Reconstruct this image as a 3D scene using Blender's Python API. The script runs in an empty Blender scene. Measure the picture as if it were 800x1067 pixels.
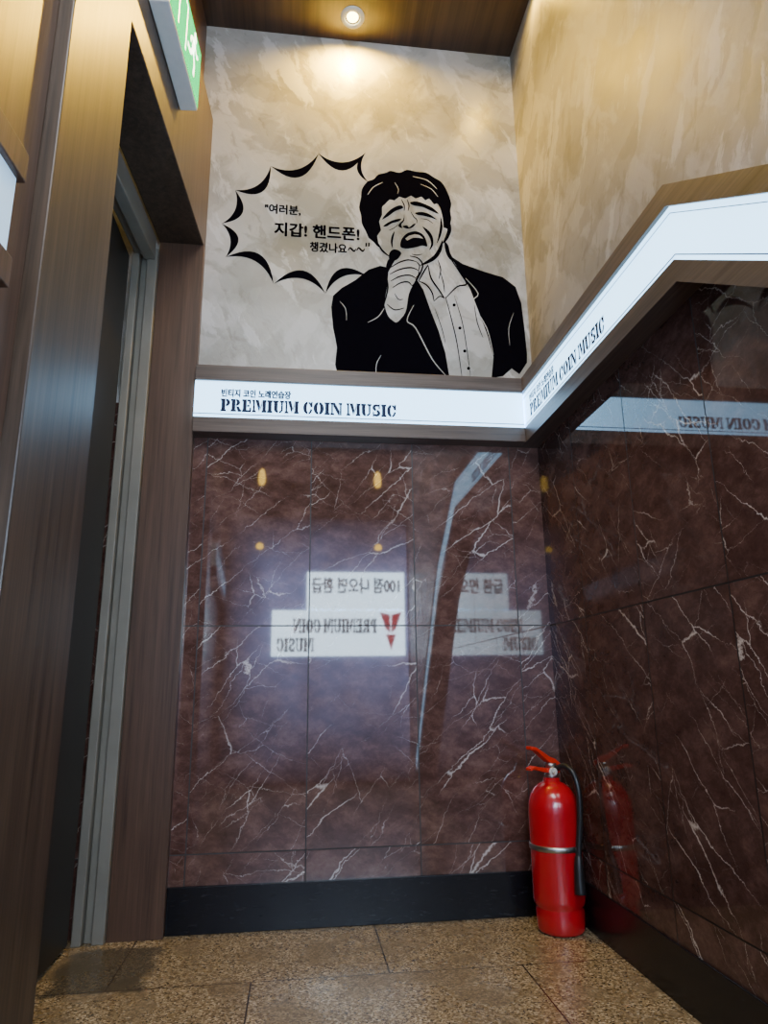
import bpy, bmesh, math, random
from mathutils import Vector, Matrix
from mathutils.geometry import tessellate_polygon
random.seed(3)
scene = bpy.context.scene
COL = scene.collection

# ------------------------------------------------------------------ camera
CAM = Vector((-0.865, -2.30, 0.70))
PITCH = math.radians(14.2); YAW = math.radians(7.23); ROLL = 0.0124; FPX = 713.0
F0 = Vector((math.sin(YAW)*math.cos(PITCH), math.cos(YAW)*math.cos(PITCH), math.sin(PITCH)))
R0 = Vector((math.cos(YAW), -math.sin(YAW), 0))
U0 = R0.cross(F0)
RR = (R0 - ROLL*U0).normalized(); UU = (U0 + ROLL*R0).normalized()
cd = bpy.data.cameras.new("camera"); cam = bpy.data.objects.new("camera", cd); COL.objects.link(cam)
cd.sensor_fit = 'VERTICAL'; cd.sensor_height = 36.0; cd.sensor_width = 27.0; cd.lens = FPX/1067*36
cd.clip_start = 0.01
M = Matrix((RR, UU, -F0)).transposed().to_4x4(); M.translation = CAM
cam.matrix_world = M
scene.camera = cam

def trace(u, v):
    """survey: photo measurement -> (x,z) on the back wall plane y=0"""
    d = F0 + RR*((u-400)/FPX) + UU*((533.5-v)/FPX)
    t = -CAM.y/d.y
    p = CAM + d*t
    return (p.x, p.z)

# ------------------------------------------------------------------ helpers
def tag(o, label=None, cat=None, kind=None, group=None):
    if label: o["label"] = label
    if cat: o["category"] = cat
    if kind: o["kind"] = kind
    if group: o["group"] = group
    return o

def mesh_obj(name, verts, faces, mat=None, parent=None, smooth=False, mats=None, fmat=None):
    me = bpy.data.meshes.new(name)
    me.from_pydata([tuple(v) for v in verts], [], faces)
    for m in (mats or ([mat] if mat else [])):
        me.materials.append(m)
    if fmat:
        for p, i in zip(me.polygons, fmat): p.material_index = i
    if smooth:
        for p in me.polygons: p.use_smooth = True
    me.update()
    o = bpy.data.objects.new(name, me); COL.objects.link(o)
    if parent: o.parent = parent
    return o

def empty(name, loc=(0,0,0)):
    o = bpy.data.objects.new(name, None); COL.objects.link(o); o.location = loc
    o.empty_display_size = 0.05
    return o

BOXF = [(0,3,2,1),(4,5,6,7),(0,1,5,4),(1,2,6,5),(2,3,7,6),(3,0,4,7)]
def box_geo(x0,y0,z0,x1,y1,z1):
    return [(x0,y0,z0),(x1,y0,z0),(x1,y1,z0),(x0,y1,z0),(x0,y0,z1),(x1,y0,z1),(x1,y1,z1),(x0,y1,z1)]
def add_bevel(o, w, seg=2):
    m = o.modifiers.new("bevel", 'BEVEL'); m.width = w; m.segments = seg; m.limit_method='ANGLE'
    return o
def box(name, a, b, mat, parent=None, bevel=0, fn=None):
    return multi_box(name, [(a,b)], mat, parent, fn, bevel)
def multi_box(name, boxes, mat, parent=None, fn=None, bevel=0):
    vs=[]; fs=[]
    for a,b in boxes:
        k=len(vs)
        vs += box_geo(min(a[0],b[0]),min(a[1],b[1]),min(a[2],b[2]),max(a[0],b[0]),max(a[1],b[1]),max(a[2],b[2]))
        fs += [tuple(i+k for i in f) for f in BOXF]
    if fn: vs=[fn(*v) for v in vs]
    o = mesh_obj(name, vs, fs, mat, parent)
    bm = bmesh.new(); bm.from_mesh(o.data); bmesh.ops.recalc_face_normals(bm, faces=bm.faces); bm.to_mesh(o.data); bm.free()
    if bevel: add_bevel(o, bevel)
    return o

# ------------------------------------------------------------------ materials
class NT:
    def __init__(s, name):
        s.m = bpy.data.materials.new(name); s.m.use_nodes = True
        s.n = s.m.node_tree.nodes; s.l = s.m.node_tree.links
        s.b = s.n["Principled BSDF"]
    def node(s, t, **kw):
        n = s.n.new(t)
        for k,v in kw.items(): setattr(n, k, v)
        return n
    def put(s, inp, val):
        if isinstance(val, bpy.types.NodeSocket): s.l.new(val, inp)
        else: inp.default_value = val
    def math(s, op, a, b=0.0, c=0.0, clamp=False):
        n = s.node('ShaderNodeMath', operation=op, use_clamp=clamp)
        s.put(n.inputs[0], a); s.put(n.inputs[1], b); s.put(n.inputs[2], c)
        return n.outputs[0]
    def coord(s):
        return s.node('ShaderNodeTexCoord').outputs['Object']
    def sep(s, v):
        n = s.node('ShaderNodeSeparateXYZ'); s.put(n.inputs[0], v); return n.outputs
    def comb(s, x, y, z=0.0):
        n = s.node('ShaderNodeCombineXYZ'); s.put(n.inputs[0],x); s.put(n.inputs[1],y); s.put(n.inputs[2],z); return n.outputs[0]
    def vmath(s, op, a, b):
        n = s.node('ShaderNodeVectorMath', operation=op); s.put(n.inputs[0],a); s.put(n.inputs[1],b); return n.outputs[0]
    def mapping(s, v, rot=(0,0,0), scale=(1,1,1), loc=(0,0,0)):
        n = s.node('ShaderNodeMapping'); s.put(n.inputs['Vector'], v)
        n.inputs['Rotation'].default_value = rot; n.inputs['Scale'].default_value = scale; n.inputs['Location'].default_value=loc
        return n.outputs[0]
    def noise(s, v, scale, detail=4, rough=0.5, dist=0.0, out='Fac'):
        n = s.node('ShaderNodeTexNoise'); s.put(n.inputs['Vector'], v)
        n.inputs['Scale'].default_value=scale; n.inputs['Detail'].default_value=detail
        n.inputs['Roughness'].default_value=rough; n.inputs['Distortion'].default_value=dist
        return n.outputs[out]
    def remap(s, v, a, b, c=0.0, d=1.0):
        n = s.node('ShaderNodeMapRange'); s.put(n.inputs['Value'], v)
        n.inputs['From Min'].default_value=a; n.inputs['From Max'].default_value=b
        n.inputs['To Min'].default_value=c; n.inputs['To Max'].default_value=d
        return n.outputs[0]
    def mix(s, f, a, b, mode='MIX'):
        n = s.node('ShaderNodeMix', data_type='RGBA', blend_type=mode)
        s.put(n.inputs[0], f)
        for i,v in ((6,a),(7,b)):
            if isinstance(v, tuple) and len(v)==3: v = (*v,1)
            s.put(n.inputs[i], v)
        return n.outputs[2]
    def ramp(s, f, stops):
        n = s.node('ShaderNodeValToRGB'); s.put(n.inputs[0], f)
        e = n.color_ramp.elements
        while len(e) < len(stops): e.new(0.5)
        for el,(p,c) in zip(e, stops): el.position=p; el.color=(*c,1)
        return n.outputs[0]
    def bump(s, h, strength=0.3, dist=0.01):
        n = s.node('ShaderNodeBump'); s.put(n.inputs['Height'], h)
        n.inputs['Strength'].default_value=strength; n.inputs['Distance'].default_value=dist
        s.l.new(n.outputs[0], s.b.inputs['Normal'])
    def set(s, **kw):
        for k,v in kw.items():
            k = k.replace('_',' ')
            if isinstance(v, tuple) and len(v)==3: v=(*v,1)
            s.put(s.b.inputs[k], v)
        return s.m

def plain(name, c, rough=0.5, metal=0.0, spec=0.5, var=0.06, coat=0.0, nscale=40):
    t = NT(name); n = t.noise(t.coord(), nscale, 3)
    c2 = tuple(min(1,x*(1+var)+0.001) for x in c); c1 = tuple(x*(1-var) for x in c)
    t.set(Base_Color=t.mix(n, c1, c2), Roughness=rough, Metallic=metal, Specular_IOR_Level=spec, Coat_Weight=coat)
    return t.m
def emit(name, c, strength, base=None, lo=0.92, spec=0.5):
    t = NT(name)
    n = t.noise(t.coord(), 3, 2)
    t.set(Base_Color=base or c, Emission_Color=t.mix(n, tuple(x*lo for x in c), c), Emission_Strength=strength, Roughness=0.4, Specular_IOR_Level=spec)
    return t.m

TW, TH, TX0, TZ0 = 0.358, 0.68, -0.112, 0.2135
def marble(name, axis, u0, dark=1.0, spec=0.7, less=0.0):
    t = NT(name); x,y,z = t.sep(t.coord())
    u = x if axis=='x' else y
    us = t.math('DIVIDE', t.math('SUBTRACT', u, u0), TW)
    vs = t.math('DIVIDE', t.math('SUBTRACT', z, TZ0), TH)
    iu = t.math('FLOOR', us); iv = t.math('FLOOR', vs)
    wn = t.node('ShaderNodeTexWhiteNoise', noise_dimensions='3D'); t.put(wn.inputs['Vector'], t.comb(iu, iv, 0.3))
    off = t.vmath('MULTIPLY', wn.outputs['Color'], (17.0, 13.0, 9.0))
    p = t.vmath('ADD', t.comb(u, z, 0.0), off)
    d1 = t.noise(p, 9.0, 7, 0.70, out='Color')
    d1 = t.vmath('MULTIPLY', t.vmath('SUBTRACT', d1, (0.5,0.5,0.5)), (0.06,0.06,0.06))
    pd = t.vmath('ADD', p, d1)
    def vein(rot, sx, scale, width, mscale, mlo, mhi, seed):
        vec = t.mapping(t.mapping(pd, rot=(0,0,math.radians(rot)), loc=(seed,seed*1.7,0)), scale=(1.0,sx,1.0))
        v = t.node('ShaderNodeTexVoronoi', feature='DISTANCE_TO_EDGE')
        t.put(v.inputs['Vector'], vec); v.inputs['Scale'].default_value=scale
        msk = t.remap(t.noise(t.mapping(p, loc=(seed,seed*2,0)), mscale, 3), mlo+less, mhi+less)
        w = t.math('MULTIPLY', msk, width)
        q = t.math('DIVIDE', v.outputs['Distance'], t.math('MAXIMUM', w, 0.0001))
        return t.math('MULTIPLY', t.math('SUBTRACT', 1.0, q, clamp=True), t.math('POWER', msk, 0.6))
    v1 = vein(-42, 5.0, 1.9, 0.0135, 3.6, 0.47, 0.66, 3.1)
    v2 = vein(-60, 4.4, 2.6, 0.010, 4.4, 0.50, 0.68, 8.7)
    v3 = vein(25, 4.0, 3.0, 0.009, 4.4, 0.52, 0.72, 1.7)
    v4 = vein(-35, 4.2, 4.6, 0.009, 6.0, 0.50, 0.70, 5.3)
    v = t.math('MAXIMUM', t.math('MAXIMUM', v1, v2), t.math('MAXIMUM', t.math('MULTIPLY', v3, 0.8), t.math('MULTIPLY', v4, 0.6)))
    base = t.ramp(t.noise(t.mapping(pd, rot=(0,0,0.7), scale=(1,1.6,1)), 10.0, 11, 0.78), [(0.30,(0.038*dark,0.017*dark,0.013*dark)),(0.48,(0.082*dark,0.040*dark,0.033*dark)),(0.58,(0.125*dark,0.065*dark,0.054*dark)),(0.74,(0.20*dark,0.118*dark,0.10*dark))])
    c = t.mix(t.math('MULTIPLY', v, 0.95), base, (0.66,0.58,0.54))
    fu = t.math('FRACT', us); fu = t.math('MINIMUM', fu, t.math('SUBTRACT', 1.0, fu))
    fv = t.math('FRACT', vs); fv = t.math('MINIMUM', fv, t.math('SUBTRACT', 1.0, fv))
    g = t.math('MINIMUM', t.math('MULTIPLY', fu, TW), t.math('MULTIPLY', fv, TH))
    gm = t.math('LESS_THAN', g, 0.0019)
    c = t.mix(gm, c, (0.010,0.007,0.007))
    t.set(Base_Color=c, Roughness=t.mix(gm,(0.032,)*3,(0.6,)*3), Specular_IOR_Level=spec)
    t.bump(t.math('SUBTRACT', 1.0, gm), 0.3, 0.002)
    return t.m

def stucco(name, axis, tint=1.0, cool=1.0, rough=(0.28,0.36)):
    t = NT(name); co = t.coord(); x,y,z = t.sep(co)
    u = x if axis=='x' else y
    p = t.comb(u, z, 0.0)
    w = t.vmath('MULTIPLY', t.vmath('SUBTRACT', t.noise(p, 5.0, 6, 0.62, out='Color'), (0.5,0.5,0.5)), (0.10,0.10,0.10))
    pw = t.vmath('ADD', p, w)
    a = t.noise(t.mapping(pw, rot=(0,0,math.radians(25)), scale=(1.0,1.3,1)), 1.7, 5, 0.55)
    b = t.noise(t.mapping(t.mapping(pw, rot=(0,0,math.radians(-60))), scale=(1.0,2.2,1), loc=(3,1,0)), 2.0, 6, 0.55)
    s2 = t.noise(t.mapping(t.mapping(pw, rot=(0,0,math.radians(65))), scale=(1.0,3.6,1)), 2.6, 7, 0.62)
    b2 = t.noise(t.mapping(t.mapping(pw, rot=(0,0,math.radians(20))), scale=(1.0,2.6,1), loc=(7,4,0)), 2.3, 6, 0.56)
    k = tint
    def C(r,g,bb): return (r*k, g*k, bb*k*cool)
    def M(v,a0,b0,amt):
        return t.math('MULTIPLY', t.math('MULTIPLY', t.remap(v,a0,b0), 1.0, clamp=True), amt)
    c = t.ramp(a, [(0.34,C(0.21,0.205,0.16)),(0.46,C(0.30,0.295,0.245)),(0.55,C(0.36,0.355,0.305)),(0.68,C(0.45,0.445,0.40))])
    c = t.mix(M(b, 0.50, 0.54, 0.42), c, C(0.53,0.525,0.475))
    c = t.mix(M(b2, 0.54, 0.58, 0.48), c, C(0.20,0.195,0.145))
    c = t.mix(M(s2, 0.56, 0.60, 0.55), c, C(0.58,0.58,0.535))
    c = t.mix(M(s2, 0.42, 0.38, 0.45), c, C(0.18,0.172,0.125))
    t.set(Base_Color=c, Roughness=t.remap(b,0.3,0.7,rough[0],rough[1]), Specular_IOR_Level=0.4)
    t.bump(t.math('ADD', b, s2), 0.20, 0.012)
    return t.m

def wood(name, c1, c2, axis='z', rough=0.38, fine=1.0):
    t = NT(name)
    sc = {'z':(55,55,1.6),'x':(1.6,55,55),'y':(55,1.6,55)}[axis]
    sc = tuple(v*fine for v in sc)
    co = t.coord()
    n1 = t.noise(t.mapping(co, scale=sc), 1.0, 5, 0.6, 0.4)
    n2 = t.noise(t.mapping(co, scale=tuple(v*3.5 for v in sc)), 1.0, 3, 0.6)
    n3 = t.noise(t.mapping(co, scale=tuple(v*0.2 for v in sc)), 1.0, 2)
    f = t.math('ADD', t.math('MULTIPLY', n1, 0.55), t.math('ADD', t.math('MULTIPLY', n2, 0.3), t.math('MULTIPLY', n3, 0.15)))
    t.set(Base_Color=t.ramp(f, [(0.36,c1),(0.64,c2)]), Roughness=rough, Specular_IOR_Level=0.45)
    t.bump(f, 0.12, 0.002)
    return t.m

def granite(name):
    t = NT(name); co=t.coord(); x,y,z = t.sep(co)
    W, H = 0.685, 0.62
    vr = t.math('DIVIDE', t.math('ADD', y, 0.37), H)
    row = t.math('FLOOR', vr)
    half = t.math('MULTIPLY', t.math('MODULO', t.math('ABSOLUTE', row), 2.0), 0.5)
    ur = t.math('ADD', t.math('DIVIDE', t.math('ADD', x, 0.62), W), half)
    fu = t.math('FRACT', ur); fu = t.math('MINIMUM', fu, t.math('SUBTRACT', 1.0, fu))
    fv = t.math('FRACT', vr); fv = t.math('MINIMUM', fv, t.math('SUBTRACT', 1.0, fv))
    g = t.math('MINIMUM', t.math('MULTIPLY', fu, W), t.math('MULTIPLY', fv, H))
    gm = t.math('LESS_THAN', g, 0.002)
    v = t.node('ShaderNodeTexVoronoi'); t.put(v.inputs['Vector'], co); v.inputs['Scale'].default_value=225
    sp = t.sep(v.outputs['Color'])[0]
    c = t.ramp(sp, [(0.0,(0.045,0.030,0.016)),(0.20,(0.14,0.100,0.052)),(0.5,(0.245,0.182,0.102)),(0.8,(0.36,0.28,0.172)),(1.0,(0.54,0.45,0.32))])
    big = t.noise(co, 6, 6, 0.6)
    c = t.mix(t.math('MULTIPLY', t.math('MULTIPLY', t.remap(big,0.42,0.66), 1.0, clamp=True), 0.5), c, (0.12,0.085,0.045))
    ex = t.math('ABSOLUTE', t.math('ADD', x, 1.335)); ey = t.math('ABSOLUTE', t.math('ADD', y, 0.235))
    wn = t.math('MULTIPLY', t.math('SUBTRACT', t.noise(co, 14, 6, 0.65), 0.5), 0.11)
    pm = t.math('MAXIMUM', t.math('SUBTRACT', ex, 0.115), t.math('SUBTRACT', ey, 0.145))
    pm = t.remap(t.math('ADD', pm, wn), 0.014, -0.010, 0.0, 0.8)
    pm = t.math('MAXIMUM', t.math('MINIMUM', pm, 0.8), 0.0)
    c = t.mix(pm, c, (0.045,0.040,0.028))
    c = t.mix(gm, c, (0.03,0.02,0.012))
    t.set(Base_Color=c, Roughness=t.remap(big,0.3,0.7,0.18,0.34), Specular_IOR_Level=0.5)
    return t.m

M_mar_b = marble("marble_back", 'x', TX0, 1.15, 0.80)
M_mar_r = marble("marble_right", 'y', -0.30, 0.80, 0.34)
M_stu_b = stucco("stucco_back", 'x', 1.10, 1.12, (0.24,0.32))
M_stu_r = stucco("stucco_right", 'y', 0.76, 1.28, (0.45,0.55))  # same plaster, tinted darker for shade and bluer to counter the yellow lamps
M_wood = wood("wood_dark", (0.024,0.015,0.010), (0.085,0.055,0.036))
M_woodred = wood("wood_red", (0.050,0.026,0.017), (0.12,0.066,0.042))
M_woodx = wood("wood_trim_x", (0.045,0.030,0.024), (0.13,0.092,0.074), 'x')
M_woody = wood("wood_trim_y", (0.045,0.030,0.024), (0.13,0.092,0.074), 'y')
M_ceil = wood("wood_ceiling", (0.022,0.012,0.008), (0.07,0.04,0.025), 'y', 0.3, 0.5)
M_floor = granite("granite_floor")
# black skirting with pale scuffs
t = NT("black_stone_scuffed"); n1 = t.noise(t.mapping(t.coord(), scale=(3,3,14)), 9.0, 8, 0.75)
t.set(Base_Color=t.mix(t.math('MULTIPLY', t.remap(n1,0.60,0.68), 0.35, clamp=True), (0.006,0.0065,0.009), (0.10,0.10,0.105)), Roughness=0.24, Specular_IOR_Level=0.35)
M_black = t.m
M_decal = plain("black_vinyl", (0.0025,0.002,0.004), 0.9, spec=0.0)
M_steel = plain("grey_steel_paint", (0.19,0.178,0.15), 0.42, var=0.25, nscale=9)
M_leaf = plain("added_leaf_dark", (0.010,0.009,0.008), 0.4, var=0.3)
M_panel = emit("light_box_white", (0.38,0.69,1.0), 4.6, spec=0.1)
M_panel_dim = emit("light_box_white_dim", (0.56,0.80,1.0), 0.45)
M_letter = plain("navy_lettering", (0.034,0.046,0.092), 0.8, spec=0.0)
M_line = plain("grey_blue_line", (0.10,0.16,0.28), 0.5)
M_red = plain("extinguisher_red", (0.46,0.006,0.014), 0.22, coat=0.5)
M_redlever = plain("lever_red", (0.60,0.025,0.012), 0.32)
M_rubber = plain("black_rubber", (0.012,0.012,0.013), 0.4)
M_chrome = plain("chrome", (0.45,0.45,0.43), 0.35, metal=1.0)
M_white = plain("white_plastic", (0.75,0.76,0.74), 0.4)
M_lamp = emit("lamp_glow", (1.0,0.78,0.30), 22)

# ------------------------------------------------------------------ room shell
CH = 3.33
YE = -3.05
def quadwall(name, segs, mats):
    vs=[];fs=[];fm=[]
    for pts,mi in segs:
        k=len(vs); vs+=pts; fs.append(tuple(range(k,k+len(pts)))); fm.append(mi)
    return mesh_obj(name, vs, fs, mats=mats, fmat=fm)
w = quadwall("wall_back", [([(-2.8,0,0),(0,0,0),(0,0,1.66),(-2.8,0,1.66)],0), ([(-2.8,0,1.66),(0,0,1.66),(0,0,CH),(-2.8,0,CH)],1)], [M_mar_b, M_stu_b])
tag(w, "back wall with brown marble tile below grey trowelled plaster", "wall", "structure")
# the tile follows the descending band; plaster above it
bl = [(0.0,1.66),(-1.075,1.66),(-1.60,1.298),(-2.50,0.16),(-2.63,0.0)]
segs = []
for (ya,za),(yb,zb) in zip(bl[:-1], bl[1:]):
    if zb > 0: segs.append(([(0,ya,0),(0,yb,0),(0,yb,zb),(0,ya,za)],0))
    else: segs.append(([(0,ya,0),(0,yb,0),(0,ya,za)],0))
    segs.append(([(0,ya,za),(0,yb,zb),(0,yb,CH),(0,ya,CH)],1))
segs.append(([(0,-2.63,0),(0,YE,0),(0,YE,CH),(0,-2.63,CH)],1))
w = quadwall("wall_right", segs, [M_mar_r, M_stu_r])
tag(w, "side wall with dark marble tile below grey trowelled plaster", "wall", "structure")
o = mesh_obj("floor", [(-2.8,YE,0),(0,YE,0),(0,0,0),(-2.8,0,0)], [(0,1,2,3)], M_floor); tag(o, "speckled tan granite tile floor", "floor", "structure")
o = mesh_obj("ceiling", [(-2.8,YE,CH),(0,YE,CH),(0,0,CH),(-2.8,0,CH)], [(3,2,1,0)], M_ceil); tag(o, "dark brown wood panelled ceiling", "ceiling", "structure")
o = box("baseboard_back", (-1.2325,-0.012,0),(0,0,0.128), M_black, bevel=0.002); tag(o, "glossy black stone baseboard below the marble tile", "baseboard", "structure")
o = box("baseboard_right", (-0.006,-2.45,0),(0,-0.012,0.128), M_black, bevel=0.002); tag(o, "glossy black stone baseboard along the side wall", "baseboard", "structure")

LX = -1.2325
ux, uy = -0.0675, -0.9977
def LF(t, n, z): return (LX + ux*t - 0.9977*n, uy*t + 0.0675*n, z)
o = box("trim_1", (-1.389,-0.036,0),(LX,-0.001,2.28), M_woodred, bevel=0.002); tag(o, "brown wood door jamb board next to the marble tile", "door frame", "structure")
o = box("trim_2", (0.0,0,2.28),(0.935,0.157,2.87), M_wood, fn=LF, bevel=0.003); tag(o, "deep dark wood lintel above the doorway", "door frame", "structure")
o = box("trim_3", (0.927,-0.006,0),(1.214,0.17,3.32), M_wood, fn=LF, bevel=0.003); tag(o, "wide dark wood door column with fine vertical grain", "door frame", "structure")
o = multi_box("wall_left", [((1.216,0.022,0),(3.05,0.12,CH)), ((0.0,0.047,2.872),(0.925,0.12,CH))], M_woodred, fn=LF)
tag(o, "wood clad side wall beside the entrance", "wall", "structure")
o = multi_box("door_1", [((-1.425,-0.055,0),(-1.390,-0.001,2.24)), ((-1.450,-0.035,0),(-1.426,-0.001,2.24)), ((-1.478,-0.062,0),(-1.451,-0.001,2.24))], M_steel, bevel=0.003)
tag(o, "grey painted steel door frame post", "door frame", "structure")
o = multi_box("door_2", [((0.07,0.160,2.19),(0.92,0.20,2.279)), ((0.07,0.201,2.21),(0.92,0.232,2.279))], M_steel, fn=LF, bevel=0.003)
tag(o, "grey painted steel door frame head", "door frame", "structure")
o = box("added_door_leaf", (-1.522,-0.62,0.01),(-1.482,-0.075,2.19), M_leaf, bevel=0.003); tag(o, "dark door leaf added to darken the doorway gap", "door", "structure")  # added leaf, blacks out the gap beside the steel frame
o = mesh_obj("wall_far_left", [(-2.8,0,0),(-2.8,YE,0),(-2.8,YE,CH),(-2.8,0,CH)], [(0,1,2,3)], M_wood); tag(o,"dark wall of the room beyond the doorway","wall","structure")

# ------------------------------------------------------------------ stencil letters (heavy slab)
def rc(x0,y0,x1,y1): return [(x0,y0),(x1,y0),(x1,y1),(x0,y1)]
def arc(cx,cy,rxo,ryo,rxi,ryi,a0,a1,n=14):
    a=[math.radians(a0+(a1-a0)*i/n) for i in range(n+1)]
    return [(cx+rxo*math.cos(t),cy+ryo*math.sin(t)) for t in a]+[(cx+rxi*math.cos(t),cy+ryi*math.sin(t)) for t in reversed(a)]
STEM=[rc(.08,0,.42,1),rc(0,0,.50,.16),rc(0,.84,.42,1)]
L = {
 'I':(.50,[rc(.08,0,.42,1),rc(0,0,.50,.16),rc(0,.84,.50,1)]),
 'P':(.86,STEM+[arc(.46,.70,.40,.30,.08,.13,-90,90)]),
 'R':(.96,STEM+[arc(.46,.73,.38,.27,.07,.11,-90,90),[(.47,.43),(.74,.41),(.90,.16),(.96,.16),(.96,0),(.64,0)]]),
 'E':(.86,STEM+[rc(.46,.84,.80,1),rc(.64,.64,.80,.87),rc(.46,.42,.68,.58),rc(.46,0,.84,.16),rc(.68,.13,.84,.36)]),
 'M':(1.30,[rc(.08,0,.25,1),rc(0,0,.36,.16),[(.28,1),(.60,1),(.76,.42),(.63,.04)],[(.76,.36),(.90,1),(.90,.55),(.70,.04)],rc(.93,0,1.25,1),rc(.86,0,1.30,.16),rc(.93,.84,1.30,1),rc(0,.84,.25,1)]),
 'U':(1.0,[rc(.08,.3,.41,1),rc(0,.84,.49,1),arc(.48,.32,.40,.32,.07,.15,180,263),arc(.50,.32,.40,.32,.23,.17,277,360),rc(.72,.32,.90,1),rc(.60,.84,1.0,1)]),
 'C':(.90,[arc(.42,.5,.42,.5,.09,.32,92,268),arc(.48,.5,.38,.5,.18,.34,12,88),arc(.48,.5,.38,.5,.18,.34,272,348),rc(.72,.56,.87,1)]),
 'O':(.96,[arc(.45,.5,.45,.5,.10,.32,92,268),arc(.51,.5,.45,.5,.10,.32,-88,88)]),
 'N':(1.10,[rc(.08,0,.24,1),rc(0,0,.36,.16),[(.0,1),(.42,1),(.86,.34),(.86,0),(.74,0),(.28,.70),(.26,.84),(.0,.84)],rc(.88,0,1.04,1),rc(.76,.84,1.10,1)]),
 'S':(.80,[arc(.40,.72,.38,.28,.09,.09,32,265),arc(.40,.28,.38,.28,.09,.09,85,-148),rc(.60,.62,.74,1),rc(.05,0,.19,.38)]),
 ' ':(.30,[]),
}
def poly_mesh(name, polys, fn, mat, parent=None, nrm=(0,0,0), step=0.00002):
    vs=[];fs=[]; nrm=Vector(nrm)
    for i,pl in enumerate(polys):
        tr = tessellate_polygon([[Vector((a,b,0)) for a,b in pl]])
        k=len(vs); vs += [Vector(fn(a,b))+nrm*(step*i) for a,b in pl]; fs += [tuple(j+k for j in f) for f in tr]
    return mesh_obj(name, vs, fs, mat, parent)
def stencil(text, total):
    x=0; out=[]
    for ch in text:
        wd,ps = L[ch]
        out += [[(a+x,b) for a,b in p] for p in ps]; x += wd+.05
    s = total/(x-.05)
    return out, s
def text_mesh(name, s, size, org, xd, yd, mat, parent, bold=0.0, align='LEFT', fit=None):
    c = bpy.data.curves.new(name,'FONT'); c.body=s; c.size=size; c.offset=0; c.align_x=align; c.resolution_u=4
    o = bpy.data.objects.new(name,c); COL.objects.link(o)
    bpy.context.view_layer.update()
    me = bpy.data.meshes.new_from_object(o.evaluated_get(bpy.context.evaluated_depsgraph_get()))
    bpy.data.objects.remove(o)
    org=Vector(org); xd=Vector(xd); yd=Vector(yd)
    k=1.0
    if fit and len(me.vertices):
        xs=[v.co.x for v in me.vertices]; k = fit/(max(xs)-min(xs)); m0=min(xs)
        for v in me.vertices: v.co.x = (v.co.x-m0)*k
    src=[v.co.copy() for v in me.vertices]; fcs=[tuple(p.vertices) for p in me.polygons]
    shifts=[(0,0)]
    if bold: shifts += [(bold*math.cos(a*math.pi/3),bold*math.sin(a*math.pi/3)) for a in range(6)]
    vs=[];fs=[]; nrm=xd.cross(yd)
    for i,(dx,dy) in enumerate(shifts):
        k0=len(vs)
        vs += [org + xd*(c2.x+dx) + yd*(c2.y+dy) + nrm*(0.00003*i) for c2 in src]
        fs += [tuple(j+k0 for j in f) for f in fcs]
    return mesh_obj(name, vs, fs, mat, parent)

# ------------------------------------------------------------------ light box bands
P = 0.065
ZB, ZW0, ZW1, ZT = 1.540, 1.594, 1.729, 1.785
def band_text(parent, org, xd, wid=0.61):
    org=Vector(org); xd=Vector(xd)
    polys, s = stencil("PREMIUM COIN MUSIC", wid)
    hh = 0.047
    poly_mesh("lettering", polys, lambda a,b: org+xd*(a*s)+Vector((0,0,b*hh)), M_letter, parent, nrm=xd.cross(Vector((0,0,1))), step=0.00001)
    text_mesh("lettering", "빈티지 코인 노래연습장", 0.031, org+xd*0.002+Vector((0,0,hh+0.010)), xd, (0,0,1), M_letter, parent, bold=0.0014, fit=0.236)

def back_band(name, x0, x1, label, pm):
    e = empty(name, (x0, 0, ZB)); tag(e, label, "light box sign", group="illuminated wall bands")
    def fn(x,y,z): return (x-x0, y, z-ZB)
    a=box("wood_frame", (x0,-P,ZB),(x1,-0.001,ZW0), M_woodx, e, fn=fn, bevel=0.002)
    b=box("wood_frame", (x0,-P-0.004,ZW1),(x1,-0.001,ZT), M_woodx, e, fn=fn, bevel=0.002)
    for q in (a,b): q["label"]="dark wood edge strip"
    c=box("light_panel", (x0,-P+0.006,ZW0),(x1,-0.002,ZW1), pm, e, fn=fn); c["label"]="glowing white acrylic panel"
    return e
e = back_band("light_box_sign", LX+0.001, -P, "glowing white band with wood edges below plaster", M_panel)
band_text(e, (-1.142-(LX+0.001), -P+0.0045, 1.617-ZB), (1,0,0))
box("printed_line",(0.0,-P+0.0045,1.606-ZB),(-P-LX-0.001,-P+0.005,1.609-ZB),M_line,e)
back_band("light_box_sign", -2.6, -1.56, "glowing white band in the room beyond the doorway", M_panel_dim)

e = empty("light_box_sign", (0,0,ZB)); tag(e, "glowing white band along side wall, bending downward", "light box sign", group="illuminated wall bands")
path = [(-0.001,0.0),(-1.075,0.0),(-1.60,-0.362),(-2.50,-1.50)]
def strip(name, z0, z1, p0, p1, mat):
    vs=[];fs=[]
    for (y,dz) in path:
        vs += [(-p1,y,z0+dz-ZB),(-p0,y,z0+dz-ZB),(-p0,y,z1+dz-ZB),(-p1,y,z1+dz-ZB)]
    n=len(path)
    for i in range(n-1):
        k=4*i
        for j in range(4):
            fs.append((k+j,k+(j+1)%4,k+4+(j+1)%4,k+4+j))
    fs += [(0,3,2,1),(4*n-4,4*n-3,4*n-2,4*n-1)]
    o = mesh_obj(name,vs,fs,mat,e)
    bm=bmesh.new(); bm.from_mesh(o.data); bmesh.ops.recalc_face_normals(bm, faces=bm.faces); bm.to_mesh(o.data); bm.free()
    return o
q=strip("wood_frame", ZB, ZW0, 0.001, P, M_woody); q["label"]="dark wood edge strip"
q=strip("wood_frame", ZW1, ZT, 0.001, P+0.004, M_woody); q["label"]="dark wood edge strip"
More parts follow.
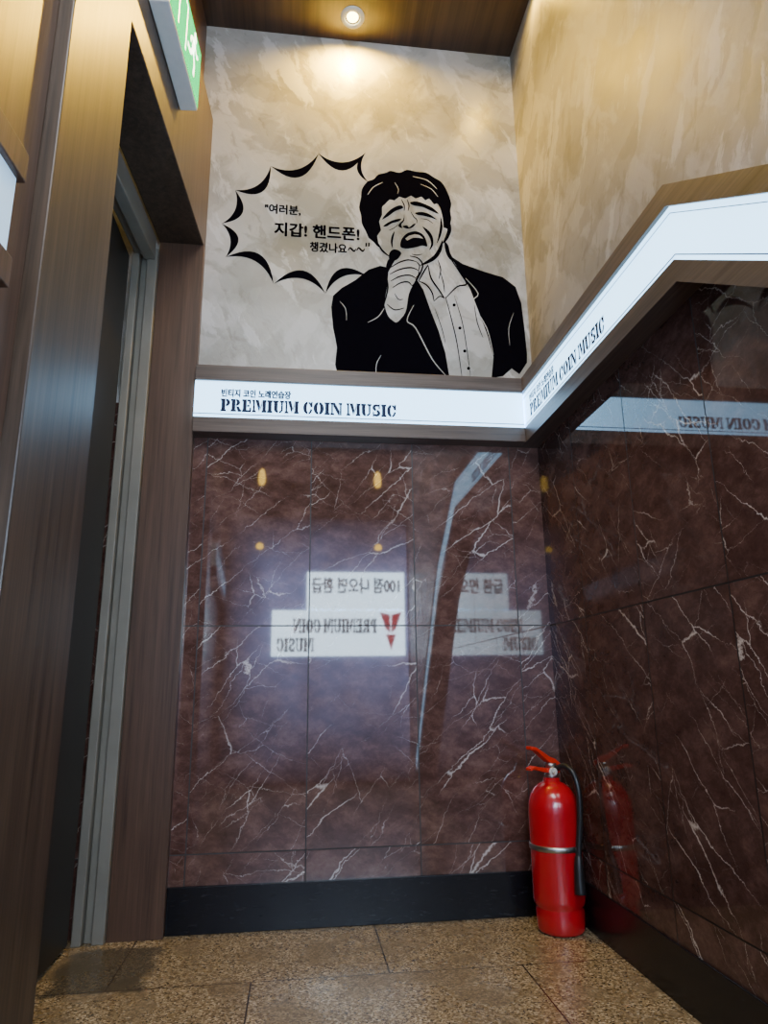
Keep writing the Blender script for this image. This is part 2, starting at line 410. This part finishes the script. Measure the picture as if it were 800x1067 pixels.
q=strip("light_panel", ZW0, ZW1, 0.002, P-0.006, M_panel); q["label"]="glowing white acrylic panel"
strip("printed_line", 1.606, 1.609, P-0.0055, P-0.0050, M_line)
strip("printed_line", 1.711, 1.713, P-0.0055, P-0.0050, M_line)
band_text(e, (-P+0.0045, -0.115, 1.617-ZB), (0,-1,0))

e = empty("light_box_sign", LF(1.40,0.02,1.32)); tag(e, "short glowing band on wood clad entrance wall", "light box sign", group="illuminated wall bands")
o0 = Vector(LF(1.40,0.02,1.32))
def fl(t,n,z): return tuple(Vector(LF(t,n,z))-o0)
box("wood_frame",(1.35,-0.03,1.27),(2.9,0.021,1.32),M_woodred,e,fn=fl,bevel=0.002)
box("wood_frame",(1.35,-0.034,1.45),(2.9,0.021,1.50),M_woodred,e,fn=fl,bevel=0.002)
box("light_panel",(1.36,-0.024,1.32),(2.9,0.020,1.45),M_panel_dim,e,fn=fl)

# ------------------------------------------------------------------ mural
def smooth(pts, n=4, closed=True):
    out=[]; N=len(pts)
    rng = range(N) if closed else range(N-1)
    for i in rng:
        g=lambda k: Vector(pts[k%N]) if closed else Vector(pts[max(0,min(N-1,k))])
        p0,p1,p2,p3 = g(i-1),g(i),g(i+1),g(i+2)
        for j in range(n):
            t=j/n
            q=0.5*((2*p1)+(p2-p0)*t+(2*p0-5*p1+4*p2-p3)*t*t+(3*p1-p0-3*p2+p3)*t**3)
            out.append((q.x,q.y))
    if not closed: out.append(tuple(pts[-1]))
    return out
def stroke(pts, w, n=4, taper=True):
    c = smooth(pts, n, closed=False); m=len(c); l=[];r=[]
    for i,p in enumerate(c):
        a=Vector(c[max(0,i-1)]); b=Vector(c[min(m-1,i+1)]); d=(b-a).normalized(); nrm=Vector((-d.y,d.x))
        k = math.sin(math.pi*(0.08+0.84*i/(m-1)))**0.6 if taper else 1
        l.append(tuple(Vector(p)+nrm*w*k/2)); r.append(tuple(Vector(p)-nrm*w*k/2))
    return [l+r[::-1]]
def layer(name, polys, dy, mat, parent):
    def fn(u,v):
        x,z = trace(u,v); return (x, -dy, z)
    return poly_mesh(name, polys, fn, mat, parent, nrm=(0,-1,0), step=0.000008)

mural = empty("wall_mural"); tag(mural, "black line-art decal of man in jacket singing into microphone", "wall decal")
hair_out = smooth([(381,241),(377,233),(376,224),(374,216),(376,206),(377,197),(383,189),(389,187),(394,182),(402,180),(407,178),(416,180),(424,177),(434,179),(444,180),(452,185),(460,190),(466,200),(470,212),(469,220),(470,229),(467,239)],3,closed=False)
hair_in = smooth([(462,237),(461,226),(458,216),(455,212),(452,213),(447,207),(443,209),(439,205),(433,207),(428,204),(422,207),(416,205),(411,209),(406,208),(401,213),(398,216),(398,224),(395,231),(397,240),(393,246),(395,258),(389,252),(384,248)],2,closed=False)
hair = hair_out+hair_in
jacketL = [(345,320),(347,308),(356,300),(370,292),(384,281),(396,277),(405,279),(403,300),(400,318),(404,330),(413,337),(423,326),(428,306),(434,291),(441,302),(448,322),(457,345),(464,368),(468,392),(352,391),(349,380),(351,362),(347,342)]
jacketR = [(468,266),(482,275),(504,283),(524,289),(537,299),(543,316),(546,340),(549,368),(549,378),(541,390),(533,384),(524,392),(512,394),(514,372),(508,350),(499,326),(490,302),(480,284)]
layer("silhouette", [hair,jacketL,jacketR], 0.0003, M_decal, mural)
M_skin = M_stu_b
openings=[]
OP=lambda pts,w: openings.extend(stroke(pts,w))
OP([(401,320),(394,330),(383,336)],0.8)
OP([(354,314),(360,322),(361,334)],0.6)
OP([(392,393),(392,380),(397,370)],0.7)
OP([(485,290),(498,306),(492,316),(507,342),(514,370)],1.1)
OP([(431,318),(424,334),(433,342),(450,374),(464,391)],1.1)
OP([(535,326),(530,342),(531,360)],0.6)
OP([(383,203),(389,195),(399,190)],0.8)
OP([(430,184),(445,188),(455,197)],0.8)
OP([(438,192),(449,197),(456,205)],0.6)
OP([(411,190),(415,197),(414,202)],0.6)
layer("highlight_lines", openings, 0.0006, M_skin, mural)
lines=[]
S=lambda pts,w=2.0: lines.extend(stroke(pts,w))
Fp=lambda pts,n=3: lines.append(smooth(pts,n))
Fp([(398,229),(402,223),(409,217),(417,214),(420,217),(412,220),(405,225)])
Fp([(427,211),(434,210),(443,213),(451,217),(457,223),(449,220),(440,216),(430,214)])
Fp([(399,236),(404,232),(411,229),(418,228),(415,231),(408,233),(403,236)])
Fp([(432,222),(439,221),(447,223),(455,229),(449,227),(441,225),(435,224)])
S([(405,240),(410,238),(415,234)],0.8); S([(438,228),(445,229),(451,233)],0.8)
S([(418,208),(421,214),(421,220)],1.2); S([(424,208),(426,214),(425,220)],1.2)
Fp([(421,223),(420,229),(416,233),(415,236),(419,238),(418,234),(421,230)])
S([(428,221),(431,226),(434,229),(434,233)],1.0)
Fp([(419,236),(424,235),(426,237),(430,234),(433,233),(430,237),(424,238.5)])
Fp([(411,241),(408,246),(407,253),(409,259),(409,253),(410,247)])
Fp([(440,236),(447,241),(451,248),(451,256),(447,261),(449,254),(447,247),(443,241)])
Fp([(459,226),(461,236),(459,246),(455,254),(457,244),(458.5,234)])
mouth = smooth([(417,257),(418,250),(423,244),(429,241.5),(435,241.5),(441,245),(444,251),(445,257),(440,256),(434,257.5),(427,259),(421,259)],3)
lines.append(mouth)
S([(394,254),(398,261),(405,267)],2.0)
Fp([(464,232),(469,233),(470,241),(466,250),(461,254),(464,246),(466,239)])
Fp([(461,250),(460,261),(454,270),(445,275),(437,277),(444,272),(452,266),(457,258)])
S([(440,265),(434,266),(429,265)],1.0)
Fp([(463,252),(467,256),(469,264),(474,273),(468,270),(464,262)])
S([(446,276),(441,284),(436,293)],1.8); S([(456,271),(459,281),(457,291)],1.2)
# microphone head in the fist, handle passing behind the fingers
Fp([(405,269),(406,263),(410,260),(415,261),(418,264),(416,268),(413,271),(408,272)])
Fp([(405,270),(411,271),(408,277),(404,284),(402,278)])
S([(404,272),(402,286),(404,300),(400,318)],1.8)
S([(400,318),(404,330),(413,337),(423,326),(427,306),(434,292),(439,282),(440,275),(435,269),(427,267)],2.0)
S([(407,279),(415,274),(425,271),(434,273)],1.5)
S([(406,286),(416,281),(428,279),(436,282)],1.5)
S([(407,293),(417,288),(427,287),(433,290)],1.5)
S([(409,300),(417,295),(425,294),(429,298)],1.5)
S([(434,273),(437,277),(436,282)],1.3); S([(436,282),(436,286),(433,290)],1.3); S([(433,290),(433,294),(429,298)],1.3)
S([(412,270),(409,274),(407,279)],1.3); S([(411,306),(415,312),(420,312)],1.0); S([(403,317),(411,323),(421,321)],1.3)
S([(436,293),(444,297),(450,305),(452,314)],1.6); S([(446,277),(449,290),(457,302),(463,311)],1.8); S([(452,314),(458,309),(463,311)],1.2)
S([(470,271),(479,284),(486,296),(476,299),(464,311)],1.8); S([(459,284),(462,296),(463,305)],1.0)
S([(464,309),(470,332),(476,358),(481,392)],1.1); S([(473,308),(481,334),(486,362),(490,392)],0.8)
for bx,by in ((470,318),(476,342),(481,366),(485,384)):
    lines.append([(bx+3+1.8*math.cos(a*math.pi/4),by+1.8*math.sin(a*math.pi/4)) for a in range(8)])
S([(494,318),(497,336),(503,352)],0.9); S([(453,322),(460,342),(464,358)],0.8)
layer("line_art", lines, 0.0010, M_decal, mural)
op2=[[(422,249),(426,246),(432,244.5),(437,245.5),(441,249),(436,248),(430,248),(424,251)]]
layer("teeth", op2, 0.0022, M_skin, mural)

bub = empty("speech_bubble_decal"); tag(bub, "spiky black speech bubble decal with Korean lettering on plaster", "wall decal")
tips=[(384,190),(381,159),(332,160),(282,173),(245,198),(231,233),(235,268),(285,296),(339,306),(383,288)]
cen=Vector((312,232)); arcs=[]
for i in range(len(tips)-1):
    p=Vector(tips[i]); q=Vector(tips[i+1]); m=(p+q)/2
    inn=Vector((-(q-p).y,(q-p).x)).normalized()
    if inn.dot(cen-m)<0: inn=-inn
    Ln=(q-p).length
    d1=Ln*0.40; d2=d1+ (17 if i else 9)
    def bz(c0,n=12): return [tuple(p*(1-t)**2+c0*2*t*(1-t)+q*t*t) for t in [k/n for k in range(n+1)]]
    o1=bz(m+inn*d1); o2=bz(m+inn*d2)
    arcs.append(o1+o2[::-1][1:-1])
layer("bubble_outline", arcs, 0.0003, M_decal, bub)
def wtext(s,u0,u1,v,size,bold):
    a=trace(u0,v); b=trace(u1,v)
    text_mesh("lettering", s, size, (a[0],-0.0004,a[1]), (1,0,0), (0,0,1), M_decal, bub, bold=bold, fit=b[0]-a[0])
wtext('"여러분,',276,313,221,0.046,0.0017)
wtext('지갑! 핸드폰!',286,374,244,0.064,0.0024)
wtext('챙겼나요',323,361,261,0.046,0.0017)
tl=[]
for u0 in (362.5,371.5):
    tl+=stroke([(u0,261.3),(u0+2,258.3),(u0+4.3,260.2),(u0+6.5,261.8),(u0+8.3,259.3)],2.0)
tl+=stroke([(381.5,253),(381.3,257)],1.7,2,False)+stroke([(384.3,253),(384.1,257)],1.7,2,False)
layer("lettering", tl, 0.0004, M_decal, bub)

# ------------------------------------------------------------------ lathe / tube
def lathe(name, prof, mat, parent=None, loc=(0,0,0), n=40, axis='z'):
    vs=[];fs=[]
    for r,z in prof:
        for i in range(n):
            a=2*math.pi*i/n; vs.append((r*math.cos(a)+loc[0], r*math.sin(a)+loc[1], z+loc[2]))
    for k in range(len(prof)-1):
        for i in range(n):
            j=(i+1)%n; fs.append((k*n+i,k*n+j,(k+1)*n+j,(k+1)*n+i))
    o = mesh_obj(name,vs,fs,mat,parent,smooth=True)
    bm=bmesh.new(); bm.from_mesh(o.data); bmesh.ops.remove_doubles(bm,verts=bm.verts,dist=1e-5); bmesh.ops.recalc_face_normals(bm, faces=bm.faces); bm.to_mesh(o.data); bm.free()
    return o
def tube(name, pts, r, mat, parent, radii=None, n=12, seg=6):
    P3=[Vector(p) for p in pts]; c=[]; N=len(P3); rad=[]
    for i in range(N-1):
        g=lambda k:P3[max(0,min(N-1,k))]
        for j in range(seg):
            t=j/seg; p0,p1,p2,p3=g(i-1),g(i),g(i+1),g(i+2)
            c.append(0.5*((2*p1)+(p2-p0)*t+(2*p0-5*p1+4*p2-p3)*t*t+(3*p1-p0-3*p2+p3)*t**3))
            rad.append((radii[i]*(1-t)+radii[i+1]*t) if radii else r)
    c.append(P3[-1]); rad.append(radii[-1] if radii else r)
    vs=[];fs=[]; up=Vector((0.3,0.9,0.2)).normalized()
    for i,p in enumerate(c):
        d=(c[min(len(c)-1,i+1)]-c[max(0,i-1)]).normalized()
        a=d.cross(up).normalized(); b=d.cross(a)
        for k in range(n):
            t=2*math.pi*k/n; vs.append(p+a*math.cos(t)*rad[i]+b*math.sin(t)*rad[i])
    for i in range(len(c)-1):
        for k in range(n):
            j=(k+1)%n; fs.append((i*n+k,i*n+j,(i+1)*n+j,(i+1)*n+k))
    fs.append(tuple(range(n))[::-1]); fs.append(tuple(range((len(c)-1)*n,len(c)*n)))
    return mesh_obj(name,vs,fs,mat,parent,smooth=True)

# ------------------------------------------------------------------ fire extinguisher
fe = empty("fire_extinguisher", (-0.085,-0.145,0.0)); tag(fe, "red fire extinguisher with black hose standing on granite floor", "fire extinguisher")
lathe("cylinder_body", [(0,0.001),(0.062,0.001),(0.067,0.005),(0.0695,0.012),(0.0705,0.060),(0.0685,0.066),(0.069,0.070),(0.0745,0.078),(0.076,0.09),(0.076,0.325),(0.0735,0.350),(0.066,0.374),(0.053,0.392),(0.038,0.404),(0.026,0.409),(0.024,0.420),(0,0.420)], M_red, fe)
b=lathe("strap", [(0.0763,0.222),(0.0783,0.223),(0.0783,0.236),(0.0763,0.237)], M_chrome, fe); b["label"]="thin metal hose strap"
lathe("valve", [(0,0.418),(0.020,0.418),(0.020,0.430),(0.015,0.432),(0.015,0.452),(0.018,0.454),(0.018,0.462),(0,0.462)], M_chrome, fe, n=20)
def lever(name, prof, wd, mat):
    vs=[];fs=[]
    ang=math.radians(200); dx,dy=math.cos(ang),math.sin(ang); px,py=-dy,dx
    n=len(prof)
    for (s,z,th) in prof:
        for sd,dz in ((-1,0),(1,0),(1,th),(-1,th)):
            vs.append((dx*s+px*wd*sd/2, dy*s+py*wd*sd/2, z+dz))
    for i in range(n-1):
        for j in range(4): fs.append((4*i+j,4*i+(j+1)%4,4*i+4+(j+1)%4,4*i+4+j))
    fs+=[(0,1,2,3),(4*n-4,4*n-3,4*n-2,4*n-1)]
    o=mesh_obj(name,vs,fs,mat,fe); 
    bm=bmesh.new(); bm.from_mesh(o.data); bmesh.ops.recalc_face_normals(bm, faces=bm.faces); bm.to_mesh(o.data); bm.free()
    add_bevel(o,0.002); return o
lever("upper_lever", [(-0.030,0.446,0.014),(-0.010,0.456,0.018),(0.012,0.464,0.018),(0.036,0.482,0.015),(0.060,0.500,0.011),(0.080,0.504,0.010)],0.028,M_redlever)
lever("lower_handle", [(-0.026,0.432,0.014),(0.015,0.434,0.014),(0.045,0.440,0.012),(0.070,0.448,0.009),(0.086,0.444,0.008)],0.026,M_redlever)
tube("hose", [(0.010,-0.012,0.444),(0.028,-0.040,0.456),(0.044,-0.064,0.440),(0.052,-0.076,0.400),(0.052,-0.080,0.350),(0.047,-0.080,0.290),(0.040,-0.080,0.240),(0.035,-0.082,0.200)],0.0088,M_rubber,fe)
tube("nozzle", [(0.036,-0.082,0.215),(0.033,-0.086,0.190),(0.031,-0.089,0.160),(0.030,-0.092,0.118)],0.012,M_rubber,fe,radii=[0.010,0.013,0.014,0.0165])
g=lathe("pressure_gauge", [(0,-0.004),(0.012,-0.004),(0.013,0.0),(0.012,0.005),(0,0.005)], M_white, fe, n=20)
g.rotation_euler=(math.radians(90),0,0); g.location=(0.000,-0.020,0.438)
tube("safety_pin", [(0.005,-0.020,0.455),(-0.004,-0.034,0.452),(-0.010,-0.036,0.442),(-0.004,-0.034,0.434),(0.002,-0.030,0.440)],0.0015,M_chrome,fe,n=8)

# ------------------------------------------------------------------ downlights
def downlight(x,y,en,ang=150):
    e=empty("ceiling_downlight",(x,y,CH)); tag(e,"small round recessed white downlight in wood ceiling","ceiling light",group="ceiling downlights")
    lathe("trim_ring", [(0.030,0.012),(0.030,-0.004),(0.033,-0.009),(0.046,-0.007),(0.049,-0.001),(0.049,0.0)], M_white, e, n=32)
    q=lathe("bulb", [(0,-0.006),(0.012,-0.006),(0.022,-0.003),(0.026,0.004),(0.028,0.010)], M_lamp, e, n=24)
    ld=bpy.data.lights.new("spot_light",'SPOT'); ld.energy=en; ld.color=(1.0,0.58,0.04); ld.spot_size=math.radians(ang); ld.spot_blend=0.7; ld.shadow_soft_size=0.03
    lo=bpy.data.objects.new("spot_light",ld); COL.objects.link(lo); lo.parent=e; lo.location=(0,0,-0.02)
downlight(-0.69,-0.105,105,170); downlight(-0.07,-0.34,13,170); downlight(-0.95,-1.55,12)

# ------------------------------------------------------------------ exit sign
M_green = emit("exit_green", (0.0,0.75,0.16), 2.4, (0.0,0.15,0.04), spec=0.0)
M_pict = emit("exit_white", (0.75,1.0,0.85), 6)
o0=Vector(LF(0.47,0,2.46))
es=empty("exit_sign", o0); tag(es,"green illuminated emergency exit sign in white casing on lintel","exit sign")
def fe2(t,n,z): return tuple(Vector(LF(t,n,z))-o0)
box("casing",(0.46,-0.055,2.46),(0.82,-0.001,2.68),M_white,es,fn=fe2,bevel=0.004)
box("green_panel",(0.467,-0.0565,2.467),(0.813,-0.0555,2.673),M_green,es,fn=fe2)
fig=[]
fig.append([(0.55+0.016*math.cos(a*math.pi/6),2.645+0.016*math.sin(a*math.pi/6)) for a in range(12)])
for pts,wd in (([(0.555,2.627),(0.57,2.575)],0.030),([(0.57,2.578),(0.545,2.55),(0.55,2.505)],0.016),([(0.57,2.578),(0.595,2.545),(0.63,2.54)],0.016),([(0.555,2.62),(0.525,2.60),(0.51,2.615)],0.012),([(0.557,2.618),(0.59,2.605),(0.60,2.58)],0.012)):
    fig+=stroke(pts,wd,3,False)
fig += [rc(0.645,2.49,0.655,2.65),rc(0.655,2.642,0.74,2.65),rc(0.73,2.49,0.74,2.65)]
poly_mesh("running_figure",fig,lambda a,b: fe2(a,-0.058,b),M_pict,es)

# ------------------------------------------------------------------ entrance end wall behind the camera
o = box("wall_front", (-2.8,YE-0.05,0),(0,YE,CH), M_wood); tag(o,"dark entrance wall opposite the tiled wall","wall","structure")
t = NT("faded_daylight_glass"); gx,gy,gz = t.sep(t.coord())
fx = t.math('MULTIPLY', t.remap(gx,-1.42,-1.08), 1.0, clamp=True)
fz = t.math('MULTIPLY', t.math('MULTIPLY', t.remap(gz,0.0,0.95), 1.0, clamp=True), t.math('MULTIPLY', t.remap(gz,2.0,1.5), 1.0, clamp=True))
st = t.math('MULTIPLY', t.math('MULTIPLY', fx, fz), t.remap(t.noise(t.coord(),3.0,3),0.3,0.7,2.4,5.0))  # glow faded at the edges so the tiles mirror a soft haze
t.set(Base_Color=(0.1,0.12,0.2), Emission_Color=(0.40,0.50,0.95,1), Emission_Strength=st, Roughness=0.5)
M_glass = t.m
o = box("window_1", (-1.42,YE+0.001,0.02),(-0.01,YE+0.012,2.0), M_glass); tag(o,"bluish daylight entrance glass with faded glow","window","structure")
M_sign = emit("entrance_sign_white",(0.62,0.82,1.0),24.0)
def esign(x0,x1,z0,z1,label):
    e=empty("entrance_sign",(x0,YE+0.014,z0)); tag(e,label,"light box sign")
    box("light_panel",(0,0,0),(x1-x0,0.03,z1-z0),M_sign,e)
    return e
M_tx = plain("sign_text_dark",(0.02,0.02,0.04),0.5)
e=esign(-0.80,-0.04,1.268,1.56,"white illuminated entrance sign with Korean lettering")
text_mesh("lettering","100점 나오면 환급",0.13,(0.72,0.032,0.14),(-1,0,0),(0,0,1),M_tx,e,bold=0.004,fit=0.68)
e=esign(-1.06,-0.04,0.92,1.264,"white illuminated entrance sign with red emblem and lettering")
polys,s=stencil("PREMIUM COIN",0.64)
poly_mesh("lettering",polys,lambda a,b:(0.80-a*s,0.032,0.17+b*0.11),M_tx,e)
polys,s=stencil("MUSIC",0.28)
poly_mesh("lettering",polys,lambda a,b:(0.32-a*s,0.032,0.03+b*0.105),M_tx,e)
M_emb=emit("emblem_red",(0.9,0.02,0.05),3.0)
poly_mesh("emblem",[[(0.995,0.33),(0.915,0.31),(0.915,0.17),(0.95,0.20)],[(0.905,0.31),(0.825,0.33),(0.87,0.20),(0.905,0.17)],[(0.95,0.16),(0.87,0.16),(0.91,0.04)]],lambda a,b:(a,0.033,b),M_emb,e)
M_sc=emit("sconce_amber",(1.0,0.62,0.10),14.0)
for lx in (-1.17,-0.24):
    for lz,hh in ((2.26,0.14),(1.74,0.05)):
        e=empty("wall_lamp",(lx,YE+0.001,lz)); tag(e,"small amber wall lamp above the entrance glass","wall lamp",group="amber entrance lamps")
        lathe("lamp_shade",[(0,0),(0.020,0.002),(0.030,hh*0.3),(0.022,hh*0.8),(0,hh)],M_sc,e,loc=(0,0.035,0),n=16)

# ------------------------------------------------------------------ fill lights
def area(name,loc,rot,sx,sy,en,col):
    ld=bpy.data.lights.new(name,'AREA'); ld.shape='RECTANGLE'; ld.size=sx; ld.size_y=sy; ld.energy=en; ld.color=col
    o=bpy.data.objects.new(name,ld); COL.objects.link(o); o.location=loc; o.rotation_euler=rot
    return o
area("ceiling_fill_light",(-0.75,-2.25,3.29),(math.radians(16),0,0),1.0,1.2,58,(1.0,0.98,0.95))  # added overhead fill, there is no lamp panel in the ceiling
area("entrance_fill_light",(-0.65,YE+0.1,3.0),(math.radians(65),0,0),1.0,0.4,16,(0.80,0.88,1.0))  # added cool fill above the glass, stands in for daylight from the entrance
pl=bpy.data.lights.new("inner_room_light",'POINT'); pl.energy=4; pl.color=(1.0,0.65,0.15); pl.shadow_soft_size=0.1
po=bpy.data.objects.new("inner_room_light",pl); COL.objects.link(po); po.location=(-1.95,-0.4,2.9)
wd=bpy.data.worlds.new("world"); scene.world=wd; wd.use_nodes=True
wd.node_tree.nodes["Background"].inputs[0].default_value=(0.5,0.55,0.65,1); wd.node_tree.nodes["Background"].inputs[1].default_value=0.3
